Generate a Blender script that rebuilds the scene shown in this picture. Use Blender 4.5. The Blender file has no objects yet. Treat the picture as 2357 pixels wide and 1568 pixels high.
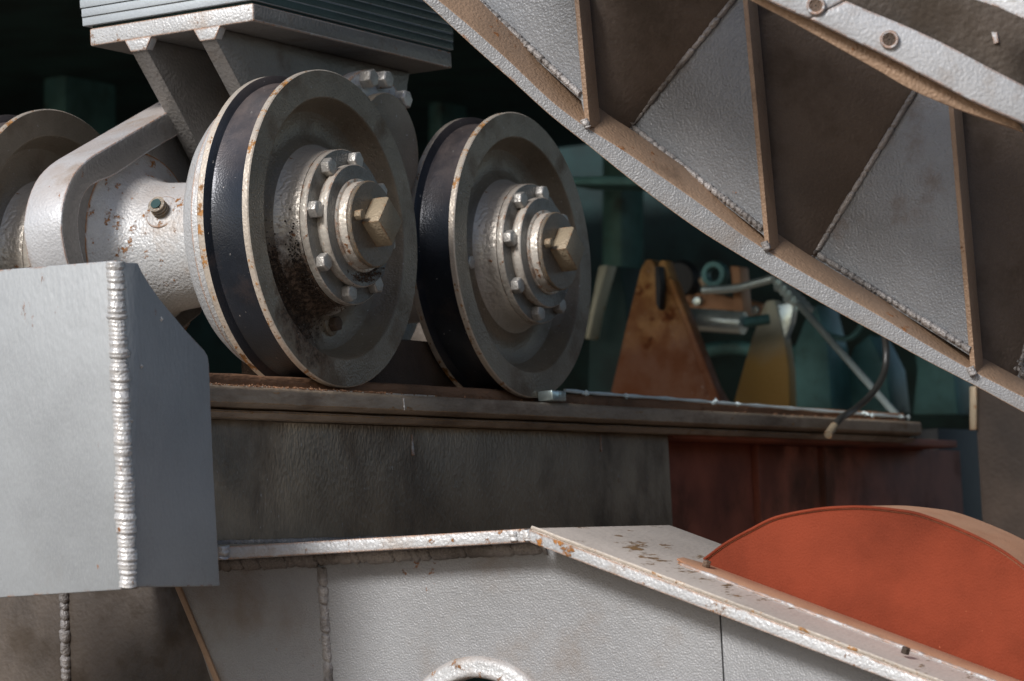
import bpy, bmesh, math, random
from mathutils import Vector, Matrix, noise
from mathutils.geometry import tessellate_polygon
random.seed(7)
R_ = math.radians
S = bpy.context.scene
COL = S.collection

# ------------------------------------------------------------------ camera
F_, YAW, PITCH, ROLL = 7115.1, 0.497448, 0.076077, -0.051165
CAM = Vector((-4.10554, -2.53141, -0.55734))
_fw = Vector((math.cos(PITCH)*math.cos(YAW), math.cos(PITCH)*math.sin(YAW), math.sin(PITCH)))
_r0 = _fw.cross(Vector((0, 0, 1))).normalized(); _u0 = _r0.cross(_fw)
_r = math.cos(ROLL)*_r0 + math.sin(ROLL)*_u0
_u = -math.sin(ROLL)*_r0 + math.cos(ROLL)*_u0
cd = bpy.data.cameras.new('camera'); cam = bpy.data.objects.new('camera', cd); COL.objects.link(cam)
M = Matrix((( _r.x, _u.x, -_fw.x, CAM.x), (_r.y, _u.y, -_fw.y, CAM.y), (_r.z, _u.z, -_fw.z, CAM.z), (0, 0, 0, 1)))
cam.matrix_world = M
cd.sensor_width = 36.0; cd.lens = F_/2357*36; cd.clip_start = .1; cd.clip_end = 500
cd.dof.use_dof = True; cd.dof.focus_distance = 4.62; cd.dof.aperture_fstop = 8.0
S.camera = cam

# ------------------------------------------------------------------ light
SUN = Vector((-.80, .08, .56)).normalized()
W = bpy.data.worlds.new('World'); S.world = W; W.use_nodes = True
nt = W.node_tree; bg = nt.nodes['Background']
sky = nt.nodes.new('ShaderNodeTexSky'); sky.sky_type = 'NISHITA'; sky.sun_disc = False
sky.sun_elevation = math.asin(SUN.z); sky.sun_rotation = math.atan2(SUN.x, SUN.y)
sky.dust_density = 2.0; sky.air_density = 1.0
nt.links.new(sky.outputs[0], bg.inputs[0]); bg.inputs[1].default_value = .112
sl = bpy.data.lights.new('sun', 'SUN'); sl.energy = 3.5; sl.angle = R_(13); sl.color = (1, .98, .96)
so = bpy.data.objects.new('sun', sl); COL.objects.link(so)
so.rotation_euler = SUN.to_track_quat('Z', 'Y').to_euler()
S.view_settings.view_transform = 'Standard'; S.view_settings.look = 'None'
S.view_settings.exposure = -.15; S.view_settings.gamma = 1
S.render.engine = 'CYCLES'
S.cycles.max_bounces = 8; S.cycles.diffuse_bounces = 4

# ------------------------------------------------------------------ pixel -> point on a real plane
def at(px, py, ax, val):
    d = _fw + _r*((px-1178.5)/F_) - _u*((py-784)/F_)
    k = (val - CAM[ax])/d[ax]
    return CAM + d*k
def atp(px, py, P0, n):
    d = _fw + _r*((px-1178.5)/F_) - _u*((py-784)/F_)
    return CAM + d*((P0-CAM).dot(n)/d.dot(n))
X, Y, Z = 0, 1, 2
def topx(p):
    d = Vector(p)-CAM; z = d.dot(_fw)
    return (1178.5+F_*d.dot(_r)/z, 784-F_*d.dot(_u)/z)

# ------------------------------------------------------------------ materials
class NB:
    def __init__(s, m): s.t = m.node_tree; s.n = s.t.nodes; s.l = s.t.links
    def a(s, k, **kw):
        n = s.n.new(k)
        for q, v in kw.items(): setattr(n, q, v)
        return n
    def noise(s, vec, scale, detail=4, rough=.55, w=None):
        n = s.a('ShaderNodeTexNoise'); n.inputs['Scale'].default_value = scale
        n.inputs['Detail'].default_value = detail; n.inputs['Roughness'].default_value = rough
        s.l.new(vec, n.inputs['Vector']); return n.outputs['Fac']
    def ramp(s, f, a, b, lo=0., hi=1.):
        n = s.a('ShaderNodeMapRange', interpolation_type='SMOOTHSTEP')
        n.inputs[1].default_value = a; n.inputs[2].default_value = b
        n.inputs[3].default_value = lo; n.inputs[4].default_value = hi
        s.l.new(f, n.inputs[0]); return n.outputs[0]
    def math(s, op, a, b=None):
        n = s.a('ShaderNodeMath', operation=op); n.use_clamp = False
        for i, v in enumerate((a, b)):
            if v is None: continue
            if isinstance(v, (int, float)): n.inputs[i].default_value = v
            else: s.l.new(v, n.inputs[i])
        return n.outputs[0]
    def mix(s, f, a, b):
        n = s.a('ShaderNodeMix', data_type='RGBA')
        for sock, v in ((n.inputs[0], f), (n.inputs[6], a), (n.inputs[7], b)):
            if isinstance(v, (int, float)): sock.default_value = v
            elif isinstance(v, tuple): sock.default_value = (*v, 1)
            else: s.l.new(v, sock)
        return n.outputs[2]

def steel(name, base, rough=.42, metal=.15, var=.12, bump=.5, bscale=170, rust=.0, edge=0., dirt=.0,
          dirtc=(.05, .035, .022), rustc=(.33, .13, .035), streak=(1, 1, 1), chip=0., chipc=(.5, .5, .5), offs=0., edgew=.0055,
          lump=.22, rustscale=55, coat=0., dirtscale=9, mask=None, dust=0., dustc=(.34, .255, .20), zst=None):
    m = bpy.data.materials.new(name); m.use_nodes = True
    b = NB(m); P = b.n['Principled BSDF']
    tc = b.a('ShaderNodeTexCoord'); mp = b.a('ShaderNodeMapping')
    mp.inputs['Location'].default_value = (offs, offs*.7, offs*1.3)
    b.l.new(tc.outputs['Object'], mp.inputs[0]); v = mp.outputs[0]
    ms = b.a('ShaderNodeMapping'); ms.inputs['Scale'].default_value = streak; b.l.new(v, ms.inputs[0]); vs = ms.outputs[0]
    big = b.noise(v, 5, 5); fine = b.noise(vs, 420, 3, .7)
    dk = tuple(c*(1-var*1.8) for c in base); lt = tuple(min(1, c*(1+var)) for c in base)
    c = b.mix(b.ramp(big, .3, .7), dk, lt)
    c = b.mix(b.ramp(fine, .35, .75, 0, .30), c, tuple(min(1, q*1.4+.003) for q in base))
    rf = rough
    bm = b.noise(vs, bscale*1.35, 1.2, .4); bl = b.noise(vs, bscale*.3, 2, .5)
    h = b.math('ADD', b.math('MULTIPLY', bm, 1.0), b.math('MULTIPLY', bl, lump*3))
    if dirt > 0:
        dn = b.noise(vs, dirtscale, 7, .65)
        df = b.ramp(dn, .62-dirt*.35, .78-dirt*.25, 0, min(1, .45+dirt*.5))
        c = b.mix(df, c, dirtc); rf = b.math('ADD', b.math('MULTIPLY', df, .35), rough)
    if zst:      # rust creeping up from the foot of a plate: z where it starts, z where it is full
        sx = b.a('ShaderNodeSeparateXYZ'); b.l.new(tc.outputs['Object'], sx.inputs[0])
        zn = b.math('ADD', sx.outputs[2], b.math('MULTIPLY', b.math('SUBTRACT', b.noise(v, 7, 6, .7), .5), zst[3]))
        c = b.mix(b.ramp(zn, zst[0], zst[1], 0, .95), c, zst[2])
    if dust > 0:
        gn = b.a('ShaderNodeNewGeometry'); sn = b.a('ShaderNodeSeparateXYZ'); b.l.new(gn.outputs['Normal'], sn.inputs[0])
        dm = b.math('MULTIPLY', b.ramp(sn.outputs[2], .15, .75), b.ramp(b.noise(v, 22, 6, .65), .30, .62, dust*.45, dust))
        c = b.mix(dm, c, dustc); rf = b.math('ADD', b.math('MULTIPLY', dm, .4), rf)
    if mask:
        vm = b.a('ShaderNodeVectorMath', operation='SUBTRACT'); b.l.new(tc.outputs['Object'], vm.inputs[0]); vm.inputs[1].default_value = mask[:3]
        sc_ = b.a('ShaderNodeVectorMath', operation='MULTIPLY'); b.l.new(vm.outputs[0], sc_.inputs[0]); sc_.inputs[1].default_value = (1, .3, .85)
        ln = b.a('ShaderNodeVectorMath', operation='LENGTH'); b.l.new(sc_.outputs[0], ln.inputs[0])
        nn = b.noise(tc.outputs['Object'], 45, 6, .7)
        fm = b.ramp(b.math('ADD', ln.outputs['Value'], b.math('MULTIPLY', b.math('SUBTRACT', nn, .5), .16)), mask[3]*1.25, mask[3]*.6)
        c = b.mix(fm, c, b.mix(b.ramp(b.noise(tc.outputs['Object'], 160, 4, .7), .4, .62), (.035, .022, .014), (.17, .115, .08)))
        rf = b.math('ADD', b.math('MULTIPLY', fm, .3), rf)
        h = b.math('ADD', h, b.math('MULTIPLY', b.math('MULTIPLY', fm, nn), 5.0))
    if chip > 0:
        cn = b.noise(vs, 150, 2, .5)
        c = b.mix(b.ramp(cn, .74-chip*.1, .78-chip*.1, 0, .8), c, chipc)
    if rust > 0 or edge > 0:
        rn = b.noise(vs, rustscale, 6, .7); rbig = b.noise(v, 7, 3)
        rr = b.math('ADD', rn, b.math('MULTIPLY', b.math('SUBTRACT', rbig, .5), .5))
        rf1 = b.ramp(rr, .72-rust*.22, .80-rust*.22) if rust > 0 else None
        fac = rf1
        if edge > 0:
            bv = b.a('ShaderNodeBevel', samples=4); bv.inputs[0].default_value = edgew
            ge = b.a('ShaderNodeNewGeometry'); dp = b.a('ShaderNodeVectorMath', operation='DOT_PRODUCT')
            b.l.new(bv.outputs[0], dp.inputs[0]); b.l.new(ge.outputs['Normal'], dp.inputs[1])
            ed = b.ramp(dp.outputs['Value'], .998, .93)
            en = b.noise(v, 38, 5, .75)
            ef = b.math('MULTIPLY', ed, b.ramp(en, .62-edge*.3, .72-edge*.3))
            fac = ef if fac is None else b.math('MAXIMUM', fac, ef)
        rc = b.mix(b.ramp(b.noise(v, 90, 3), .35, .65), tuple(q*.5 for q in rustc), rustc)
        c = b.mix(fac, c, rc)
        h = b.math('ADD', h, b.math('MULTIPLY', fac, .5))
        ro = b.math('ADD', b.math('MULTIPLY', fac, .35), rf)
        b.l.new(ro, P.inputs['Roughness'])
        me = b.math('MULTIPLY', b.math('SUBTRACT', 1.0, fac), metal); b.l.new(me, P.inputs['Metallic'])
    else:
        P.inputs['Metallic'].default_value = metal
        if isinstance(rf, float): P.inputs['Roughness'].default_value = rf
        else: b.l.new(rf, P.inputs['Roughness'])
    b.l.new(c, P.inputs['Base Color'])
    bp = b.a('ShaderNodeBump'); bp.inputs['Strength'].default_value = bump; bp.inputs['Distance'].default_value = .0022
    b.l.new(h, bp.inputs['Height']); b.l.new(bp.outputs[0], P.inputs['Normal'])
    return m

MAT = {}
MAT['silver'] = steel('silver_paint', (.50, .51, .53), rough=0.46, metal=0.15, bump=0.45, bscale=170, rust=0.22, edge=0.7, dirt=0.3, dirtc=(.22, .15, .09), dust=0.5)
MAT['silver_rusty'] = steel('silver_paint_rusty', (.54, .55, .56), rough=0.42, metal=0.15, bump=0.75, bscale=170, rust=0.5, edge=0.95, dirt=0.25, dirtc=(.3, .2, .12), offs=3, dust=0.45, rustc=(.42, .17, .035))
MAT['box'] = steel('box_paint', (.31, .33, .345), rough=0.5, metal=0.05, bump=0.3, bscale=120, edge=.4, var=.08, lump=.5, offs=1, rust=0.02, dirt=0.2, dirtc=(.25, .24, .22), streak=(1, 1, .5))
MAT['weldsilver'] = steel('weld_silver', (.66, .65, .64), rough=.33, metal=.3, bump=.6, bscale=200, rust=.25, var=.2, offs=5)
MAT['weldgrey'] = steel('weld_grey', (.36, .34, .33), rough=.45, metal=.2, bump=1, bscale=250, rust=.2, dirt=.4, var=.3, offs=5)
MAT['grey'] = steel('grey_paint_and_shade', (.22, .21, .20), rough=.42, metal=.25, bump=0.6, bscale=130, dirt=0.3, dirtc=(.16, .12, .09), rust=.1, var=.12, offs=2, dust=0.5)  # leg paint; doubles as painted shade on top plate and beam
MAT['web'] = steel('web_paint', (.285, .29, .30), rough=0.42, metal=0.08, bump=0.6, bscale=280, dirt=0.3, dirtc=(.2, .15, .11), rust=0.12, var=.06, offs=8, edge=.2, dirtscale=4)
MAT['shim'] = steel('shim_paint', (.42, .465, .50), rough=.5, metal=.1, bump=.25, bscale=160, var=.06, edge=.1, offs=4)
MAT['face'] = steel('wheel_face', (.255, .215, .165), rough=0.36, metal=0.3, bump=0.45, bscale=220, dirt=0.4, dirtc=(.13, .085, .05), chip=0.45, chipc=(.45, .43, .40), rust=0.1, var=.2, streak=(1, 1, 1), offs=6)
MAT['rim'] = steel('rim_edge', (.60, .53, .45), rough=.42, metal=.3, bump=.4, bscale=160, rust=0.75, edge=.0, dirt=.1, rustc=(.42, .2, .06), var=.15, offs=9)
MAT['tread'] = steel('tread_steel', (.030, .036, .048), rough=0.3, metal=0.3, bump=.2, bscale=260, chip=0.12, chipc=(.4, .38, .36), dirt=.25, dirtc=(.10, .07, .06), var=.3, offs=7, dust=0.5, dustc=(.24, .185, .165))
MAT['treadtop'] = MAT['tread']
MAT['bolt'] = steel('bolt_steel', (.50, .48, .45), rough=.38, metal=.5, bump=.5, bscale=300, rust=.25, edge=.3, dirt=.25, edgew=.0015, var=.15, offs=11)
MAT['cap'] = steel('cap_steel', (.24, .205, .165), rough=.45, metal=0.25, bump=.5, bscale=200, rust=.15, edge=.5, rustc=(.45, .25, .08), edgew=.0018, chip=.2, dirt=.3, var=.2, offs=12)
MAT['hub'] = steel('hub_silver', (.62, .575, .51), rough=0.34, metal=0.3, bump=0.6, bscale=120, rust=.26, dirt=.30, dirtc=(.10, .065, .04), edge=.4, var=.15, offs=13, dust=0.3)
MAT['covershade'] = steel('cover_face_shade', (.21, .205, .19), rough=.4, metal=0.25, bump=.6, bscale=200, chip=.25, dirt=.3, edge=.4, var=.25, offs=17, edgew=.0018)  # hub metal with the shade of its front faces painted in
MAT['facedirt'] = steel('wheel_face_caked', (.255, .215, .165), rough=0.36, metal=0.3, bump=.5, bscale=220, dirt=0.4, dirtc=(.13, .085, .05), chip=0.45, chipc=(.45, .43, .40), var=.2, offs=6, mask=(-.085, 0, -.115, .088))
MAT['hubdirt'] = steel('hub_silver_caked', (.62, .575, .51), rough=0.34, metal=0.3, bump=0.6, bscale=120, rust=.26, dirt=.30, dirtc=(.10, .065, .04), edge=.4, var=.15, offs=13, mask=(-.075, 0, -.13, .095), dust=0.3)
MAT['ochre'] = steel('ochre_worn', (.36, .29, .20), rough=.5, metal=.25, bump=.5, bscale=200, rust=.3, edge=.5, var=.2, offs=14)
MAT['grease'] = steel('caked_grease', (.09, .06, .042), rough=.75, metal=0, bump=1, bscale=260, chip=.2, chipc=(.2, .15, .12), var=.5, offs=2)
MAT['rail'] = steel('rail_steel', (.36, .28, .205), rough=.48, metal=.15, bump=.6, bscale=130, rust=0.35, dirt=.35, dirtc=(.11, .07, .045), edge=0.8, rustc=(.5, .27, .10), streak=(.35, 1, 1), var=.2, edgew=.003, offs=1.7)
MAT['railtop'] = steel('rail_top_scale', (.27, .14, .075), rough=.7, metal=.2, bump=1, bscale=160, rust=.45, dirt=.3, streak=(.3, 1, 1), rustc=(.34, .16, .08), var=.3, offs=2.7)
MAT['girder'] = steel('girder_paint', (.27, .225, .165), rough=.42, metal=.1, bump=0.8, bscale=150, dirt=0.4, dirtc=(.07, .05, .035), chip=0.6, chipc=(.34, .34, .33), streak=(1, 1, .6), var=.25, offs=21, rust=.06, dirtscale=5)
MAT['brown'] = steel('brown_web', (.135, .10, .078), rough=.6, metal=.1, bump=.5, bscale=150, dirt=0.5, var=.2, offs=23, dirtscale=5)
MAT['brownedge'] = steel('brown_edge', (.36, .24, .16), rough=.5, metal=.2, bump=.6, bscale=180, rust=.35, dirt=.2, streak=(1, 1, 1), var=.15, offs=24)
MAT['stiff'] = steel('stiffener_paint', (.24, .25, .265), rough=0.42, metal=0.1, bump=0.7, bscale=230, dirt=0.2, dirtc=(.16, .11, .08), var=.12, offs=25, rust=.05)
MAT['red'] = steel('red_oxide', (.20, .038, .017), rough=0.8, metal=0, bump=0.4, bscale=260, var=0.2, offs=26, dirt=0.15, dirtc=(.16, .035, .018), chip=0.05, chipc=(.45, .14, .07), dirtscale=6)
MAT['redtop'] = steel('red_shell_dusty', (.42, .20, .11), rough=.65, metal=0, bump=.4, bscale=260, var=.15, offs=27, dirt=.3, dirtc=(.2, .1, .05), dust=0.5, dustc=(.50, .30, .19))
MAT['dusty'] = steel('dusty_flange', (.53, .47, .42), rough=.5, metal=.15, bump=.5, bscale=150, var=.08, offs=28, rust=0.68, edge=.7, rustc=(.20, .11, .04), rustscale=48, streak=(.28, 1, 1))
MAT['redwall'] = steel('red_brown_wall', (.31, .09, .048), rough=.7, metal=0, bump=.3, bscale=60, var=.3, offs=30, dirt=0.4, dirtscale=4)
MAT['navy'] = steel('navy_steel', (.012, .016, .020), rough=.6, metal=0, bump=.3, bscale=60, var=.3, offs=31)
MAT['dark'] = steel('dark_steel', (.010, .042, .043), rough=.7, metal=0, bump=.3, bscale=40, var=.3, offs=32)
MAT['darkbrown'] = steel('dark_brown_plate', (.08, .063, .05), rough=.6, metal=.1, bump=.6, bscale=110, var=.35, offs=33, dirt=.4)
MAT['teal'] = steel('teal_steel', (.08, .22, .225), rough=.5, metal=.2, bump=.4, bscale=60, var=.3, offs=34, dirt=.3)
MAT['orange'] = steel('orange_rust_paint', (.46, .25, .07), rough=.55, metal=0, bump=.5, bscale=60, var=0.35, offs=35, rust=0.5, rustc=(.16, .05, .015), rustscale=12, chip=.3, chipc=(.5, .5, .48), dirt=0.6, dirtc=(.16, .055, .015), dirtscale=11, zst=(.36, .12, (.15, .048, .015), .30))
MAT['palepylon'] = steel('pale_pylon', (.40, .42, .33), rough=.55, metal=0, bump=.5, bscale=60, var=.2, offs=36, rust=.45, rustc=(.36, .22, .04), rustscale=10, dirt=.2, zst=(.20, .10, (.34, .20, .03), .12))
MAT['tan'] = steel('tan_steel', (.42, .22, .11), rough=.55, metal=.1, bump=.4, bscale=60, var=.2, offs=37, dirt=.2)
MAT['chrome'] = steel('bright_steel', (.55, .66, .66), rough=.25, metal=.6, bump=.3, bscale=90, var=.15, offs=38)
MAT['glint'] = steel('pale_glint', (.75, .88, .90), rough=.25, metal=0, bump=.2, bscale=90, var=.1, offs=48)  # pale colour painting a glint on the rail edge
MAT['deepbrown'] = steel('deep_brown_plate', (.05, .034, .025), rough=.65, metal=0, bump=.4, bscale=90, var=.3, offs=51)
MAT['rubber'] = steel('black_rubber', (.03, .03, .028), rough=.35, metal=0, bump=.1, bscale=100, var=.2, offs=39)
MAT['soil'] = steel('brown_soil', (.17, .12, .085), rough=.95, metal=0, bump=.8, bscale=8, var=.3, offs=40)
MAT['shim_shade'] = steel('shim_side_shade', (.045, .075, .075), rough=.42, metal=.4, bump=.35, bscale=160, var=.2, offs=41, chip=.2)  # dark tone painting shade onto the shim plate sides

MAT['red'].node_tree.nodes['Principled BSDF'].inputs['Specular IOR Level'].default_value = .15

# ------------------------------------------------------------------ object helpers
def thing(name, label, cat, loc, group=None):
    o = bpy.data.objects.new(name, None); COL.objects.link(o); o.empty_display_size = .05
    o.location = loc; o['label'] = label; o['category'] = cat
    if group: o['group'] = group
    return o
def tag(o, label=None, cat=None, group=None, kind=None):
    for k, v in (('label', label), ('category', cat), ('group', group), ('kind', kind)):
        if v: o[k] = v
    return o
def wloc(p):
    v = Vector((0, 0, 0))
    while p: v += p.location; p = p.parent
    return v
def mk(name, V, F, mat, parent=None, bevel=0, seg=2, smooth=35, mi=None):
    L = wloc(parent); V = [Vector(v)-L for v in V]
    me = bpy.data.meshes.new(name)
    bm = bmesh.new(); vs = [bm.verts.new(v) for v in V]
    mats = mat if isinstance(mat, (list, tuple)) else [mat]
    for i, f in enumerate(F):
        try:
            fc = bm.faces.new([vs[j] for j in f])
            if mi: fc.material_index = mi[i]
        except ValueError: pass
    bmesh.ops.recalc_face_normals(bm, faces=bm.faces)
    if bevel:
        es = [e for e in bm.edges if len(e.link_faces) == 2 and e.calc_face_angle(0) > R_(30)]
        bmesh.ops.bevel(bm, geom=es, offset=bevel, segments=seg, profile=.5, affect='EDGES', clamp_overlap=True)
    bm.to_mesh(me); bm.free()
    for q in mats: me.materials.append(MAT[q])
    if smooth:
        me.polygons.foreach_set('use_smooth', [True]*len(me.polygons)); me.set_sharp_from_angle(angle=R_(smooth))
    o = bpy.data.objects.new(name, me); COL.objects.link(o)
    if parent: o.parent = parent
    return o
def prism(name, pts, vec, mat, parent=None, bevel=.0015, **k):
    n = len(pts); vec = Vector(vec); pts = [Vector(p) for p in pts]
    V = pts + [p+vec for p in pts]
    F = [tuple(range(n)), tuple(range(2*n-1, n-1, -1))] + [(i, (i+1) % n, n+(i+1) % n, n+i) for i in range(n)]
    return mk(name, V, F, mat, parent, bevel, **k)
def box(name, a, b, mat, parent=None, bevel=.0015, **k):
    x0, y0, z0 = (min(a[i], b[i]) for i in range(3)); x1, y1, z1 = (max(a[i], b[i]) for i in range(3))
    return prism(name, [(x0, y0, z0), (x1, y0, z0), (x1, y1, z0), (x0, y1, z0)], (0, 0, z1-z0), mat, parent, bevel, **k)
def lathe(name, prof, mat, parent=None, c=(0, 0, 0), seg=128, a0=0, axis='Y', mi=None, jit=0, **k):
    """profile of (radius, offset along axis)"""
    V, F, MI = [], [], []
    c = Vector(c); n = len(prof)
    for j in range(seg):
        t = a0+2*math.pi*j/seg; ct, st = math.cos(t), math.sin(t)
        for r, y in prof:
            r2 = r*(1+jit*noise.noise(Vector((ct*3, st*3, y*20)))) if jit else r
            V.append(c+Vector((r2*ct, y, r2*st)) if axis == 'Y' else c+Vector((y, r2*ct, r2*st)) if axis == 'X' else c+Vector((r2*ct, r2*st, y)))
    for j in range(seg):
        for i in range(n-1):
            F.append((j*n+i, j*n+i+1, ((j+1) % seg)*n+i+1, ((j+1) % seg)*n+i)); MI.append(mi[i] if mi else 0)
    if prof[0][0] > 0 and k.pop('cap0', True): F.append(tuple(j*n for j in range(seg))); MI.append(mi[0] if mi else 0)
    if prof[-1][0] > 0 and k.pop('cap1', True): F.append(tuple(j*n+n-1 for j in range(seg))); MI.append(mi[-1] if mi else 0)
    k.pop('cap0', None); k.pop('cap1', None)
    return mk(name, V, F, mat, parent, mi=MI if mi else None, **k)
def ringlathe(name, prof, mat, parent=None, c=(0, 0, 0), seg=128, **k):   # closed profile (torus-like)
    return lathe(name, list(prof)+[prof[0]], mat, parent, c, seg, cap0=False, cap1=False, **k)
def hexa(name, c, r, h, mat, parent, d=(0, -1, 0), rot=0., n=6, bevel=.0008, chamf=.12):
    """n-sided head with chamfered top growing from c along d"""
    c = Vector(c); d = Vector(d).normalized(); u = d.orthogonal().normalized(); v = d.cross(u)
    up = Vector((0, 0, 1))-d*d.z
    if up.length > .1: v = up.normalized(); u = v.cross(d)
    V = []
    for s, hh in ((1, 0), (1, h*.86), (1-chamf, h)):
        for i in range(n):
            t = rot+2*math.pi*i/n
            V.append(c+d*hh+u*(r*s*math.cos(t))+v*(r*s*math.sin(t)))
    F = [tuple(range(n)), tuple(range(3*n-1, 2*n-1, -1))]
    for k in (0, 1):
        F += [(k*n+i, k*n+(i+1) % n, (k+1)*n+(i+1) % n, (k+1)*n+i) for i in range(n)]
    return mk(name, V, F, mat, parent, bevel, smooth=25)
def tube(name, pts, r, mat, parent=None, seg=12, res=1, rf=None, flat=None, **k):
    pts = [Vector(p) for p in pts]
    if res > 1:
        q = []
        for i in range(len(pts)-1):
            p0 = pts[max(i-1, 0)]; p1 = pts[i]; p2 = pts[i+1]; p3 = pts[min(i+2, len(pts)-1)]
            for j in range(res):
                t = j/res
                q.append(.5*((2*p1)+(p2-p0)*t+(2*p0-5*p1+4*p2-p3)*t*t+(3*p1-p0-3*p2+p3)*t**3))
        q.append(pts[-1]); pts = q
    V, F = [], []; n = len(pts); u = None
    for i, p in enumerate(pts):
        d = (pts[min(i+1, n-1)]-pts[max(i-1, 0)]).normalized()
        u = (d.orthogonal() if u is None else (u-d*u.dot(d))).normalized(); v = d.cross(u)
        rr = rf(i, n) if rf else r
        for j in range(seg):
            t = 2*math.pi*j/seg; V.append(p+u*rr*math.cos(t)+v*rr*math.sin(t))
    for i in range(n-1):
        F += [(i*seg+j, i*seg+(j+1) % seg, (i+1)*seg+(j+1) % seg, (i+1)*seg+j) for j in range(seg)]
    F += [tuple(range(seg)), tuple(range(n*seg-1, (n-1)*seg-1, -1))]
    return mk(name, V, F, mat, parent, **k)
def weld(name, pts, r, mat, parent, ripple=None, amp=.28, seed=0):
    """weld bead with overlapping scallops along a polyline"""
    pts = [Vector(p) for p in pts]; ripple = ripple or r*.8
    st = ripple/4; out = [pts[0]]; 
    for a, b in zip(pts, pts[1:]):
        L = (b-a).length; m = max(1, int(L/st))
        out += [a+(b-a)*((i+1)/m) for i in range(m)]
    rnd = random.Random(seed); V, F = [], []; seg = 12; u = None; n = len(out); ph = 0; rr = r; nxt = rnd.randint(6, 16)
    for i, p in enumerate(out):
        d = (out[min(i+1, n-1)]-out[max(i-1, 0)]).normalized()
        u = (d.orthogonal() if u is None else (u-d*u.dot(d))).normalized(); v = d.cross(u)
        ph += 1
        if ph >= nxt: ph = 0; rr = r*rnd.uniform(.9, 1.12); nxt = rnd.choice((5, 7, 9, 12, 18))
        e_ = min(ph, nxt-ph)
        s = rr*(1-amp*1.3*math.exp(-(e_/.9)**2)+.035*math.sin(i*1.6)+.10*noise.noise(Vector((i*.23, seed, 0))))
        for j in range(seg):
            t = 2*math.pi*j/seg
            q = s*(1+.16*noise.noise(Vector((p.x*70+math.cos(t)*1.5, p.y*70+seed, p.z*70+math.sin(t)*1.5))))
            # crescent skew
            V.append(p+u*q*math.cos(t)+v*q*math.sin(t)+d*(ripple*.5*math.cos(2*t)*.4))
    for i in range(n-1):
        F += [(i*seg+j, i*seg+(j+1) % seg, (i+1)*seg+(j+1) % seg, (i+1)*seg+j) for j in range(seg)]
    F += [tuple(range(seg)), tuple(range(n*seg-1, (n-1)*seg-1, -1))]
    return mk(name, V, F, mat, parent, smooth=70)
def loft(name, secs, mat, parent=None, bevel=0, mi=None, closed=True, **k):
    m = len(secs[0]); V = [v for s in secs for v in s]; F = []; MI = []
    for i in range(len(secs)-1):
        for j in range(m):
            F.append((i*m+j, i*m+(j+1) % m, (i+1)*m+(j+1) % m, (i+1)*m+j)); MI.append(mi[j] if mi else 0)
    F += [tuple(range(m)), tuple(range((len(secs)-1)*m, len(secs)*m))]; MI += [0, 0]
    return mk(name, V, F, mat, parent, bevel, mi=MI if mi else None, **k)
def lumps(name, pts, rr, mat, parent, seed=1):
    rnd = random.Random(seed); V, F = [], []
    for p in pts:
        r = rnd.uniform(*rr); b = len(V); p = Vector(p)
        for s in ((1, 0, 0), (-1, 0, 0), (0, 1, 0), (0, -1, 0), (0, 0, 1), (0, 0, -1)):
            V.append(p+Vector(s)*r*rnd.uniform(.6, 1.3)+Vector((rnd.uniform(-.3, .3), rnd.uniform(-.3, .3), rnd.uniform(-.3, .3)))*r)
        F += [tuple(b+q for q in t) for t in ((0, 2, 4), (2, 1, 4), (1, 3, 4), (3, 0, 4), (2, 0, 5), (1, 2, 5), (3, 1, 5), (0, 3, 5))]
    return mk(name, V, F, mat, parent, smooth=60)
def spline(pts, n):
    q = []; P = [Vector((*p, 0)) for p in pts]
    for i in range(len(P)-1):
        p0 = P[max(i-1, 0)]; p1 = P[i]; p2 = P[i+1]; p3 = P[min(i+2, len(P)-1)]
        for j in range(n):
            t = j/n; v = .5*((2*p1)+(p2-p0)*t+(2*p0-5*p1+4*p2-p3)*t*t+(3*p1-p0-3*p2+p3)*t**3)
            q.append((v.x, v.y))
    q.append(pts[-1]); return q

# ------------------------------------------------------------------ setting
tag(mk('ground', [(-60, -60, -1.7), (80, -60, -1.7), (80, 60, -1.7), (-60, 60, -1.7)], [(0, 1, 2, 3)], 'soil', smooth=0), kind='structure')
tag(box('sky_block_deck', (.45, -2.6, 1.25), (7.5, 9, 1.4), 'dark'), kind='structure')  # overhead deck added to keep sky and sun off the machinery
tag(box('sun_block_wall', (.45, -2.6, 1.41), (.6, 9, 6), 'dark'), kind='structure')  # unseen wall added to stop sun coming through the rear gap
tag(box('back_wall', (8.0, 1.4, -1.7), (8.2, 9, 2.8), 'dark'), kind='structure')
tag(box('side_wall', (1.0, 6.6, -1.7), (7.99, 6.8, 1.25), 'dark'), kind='structure')
tag(box('right_shade_wall', (-2.0, -3.1, -1.7), (8.2, -2.9, .1), 'darkbrown'), kind='structure')  # unseen dark wall added to darken the faces turned this way

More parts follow.
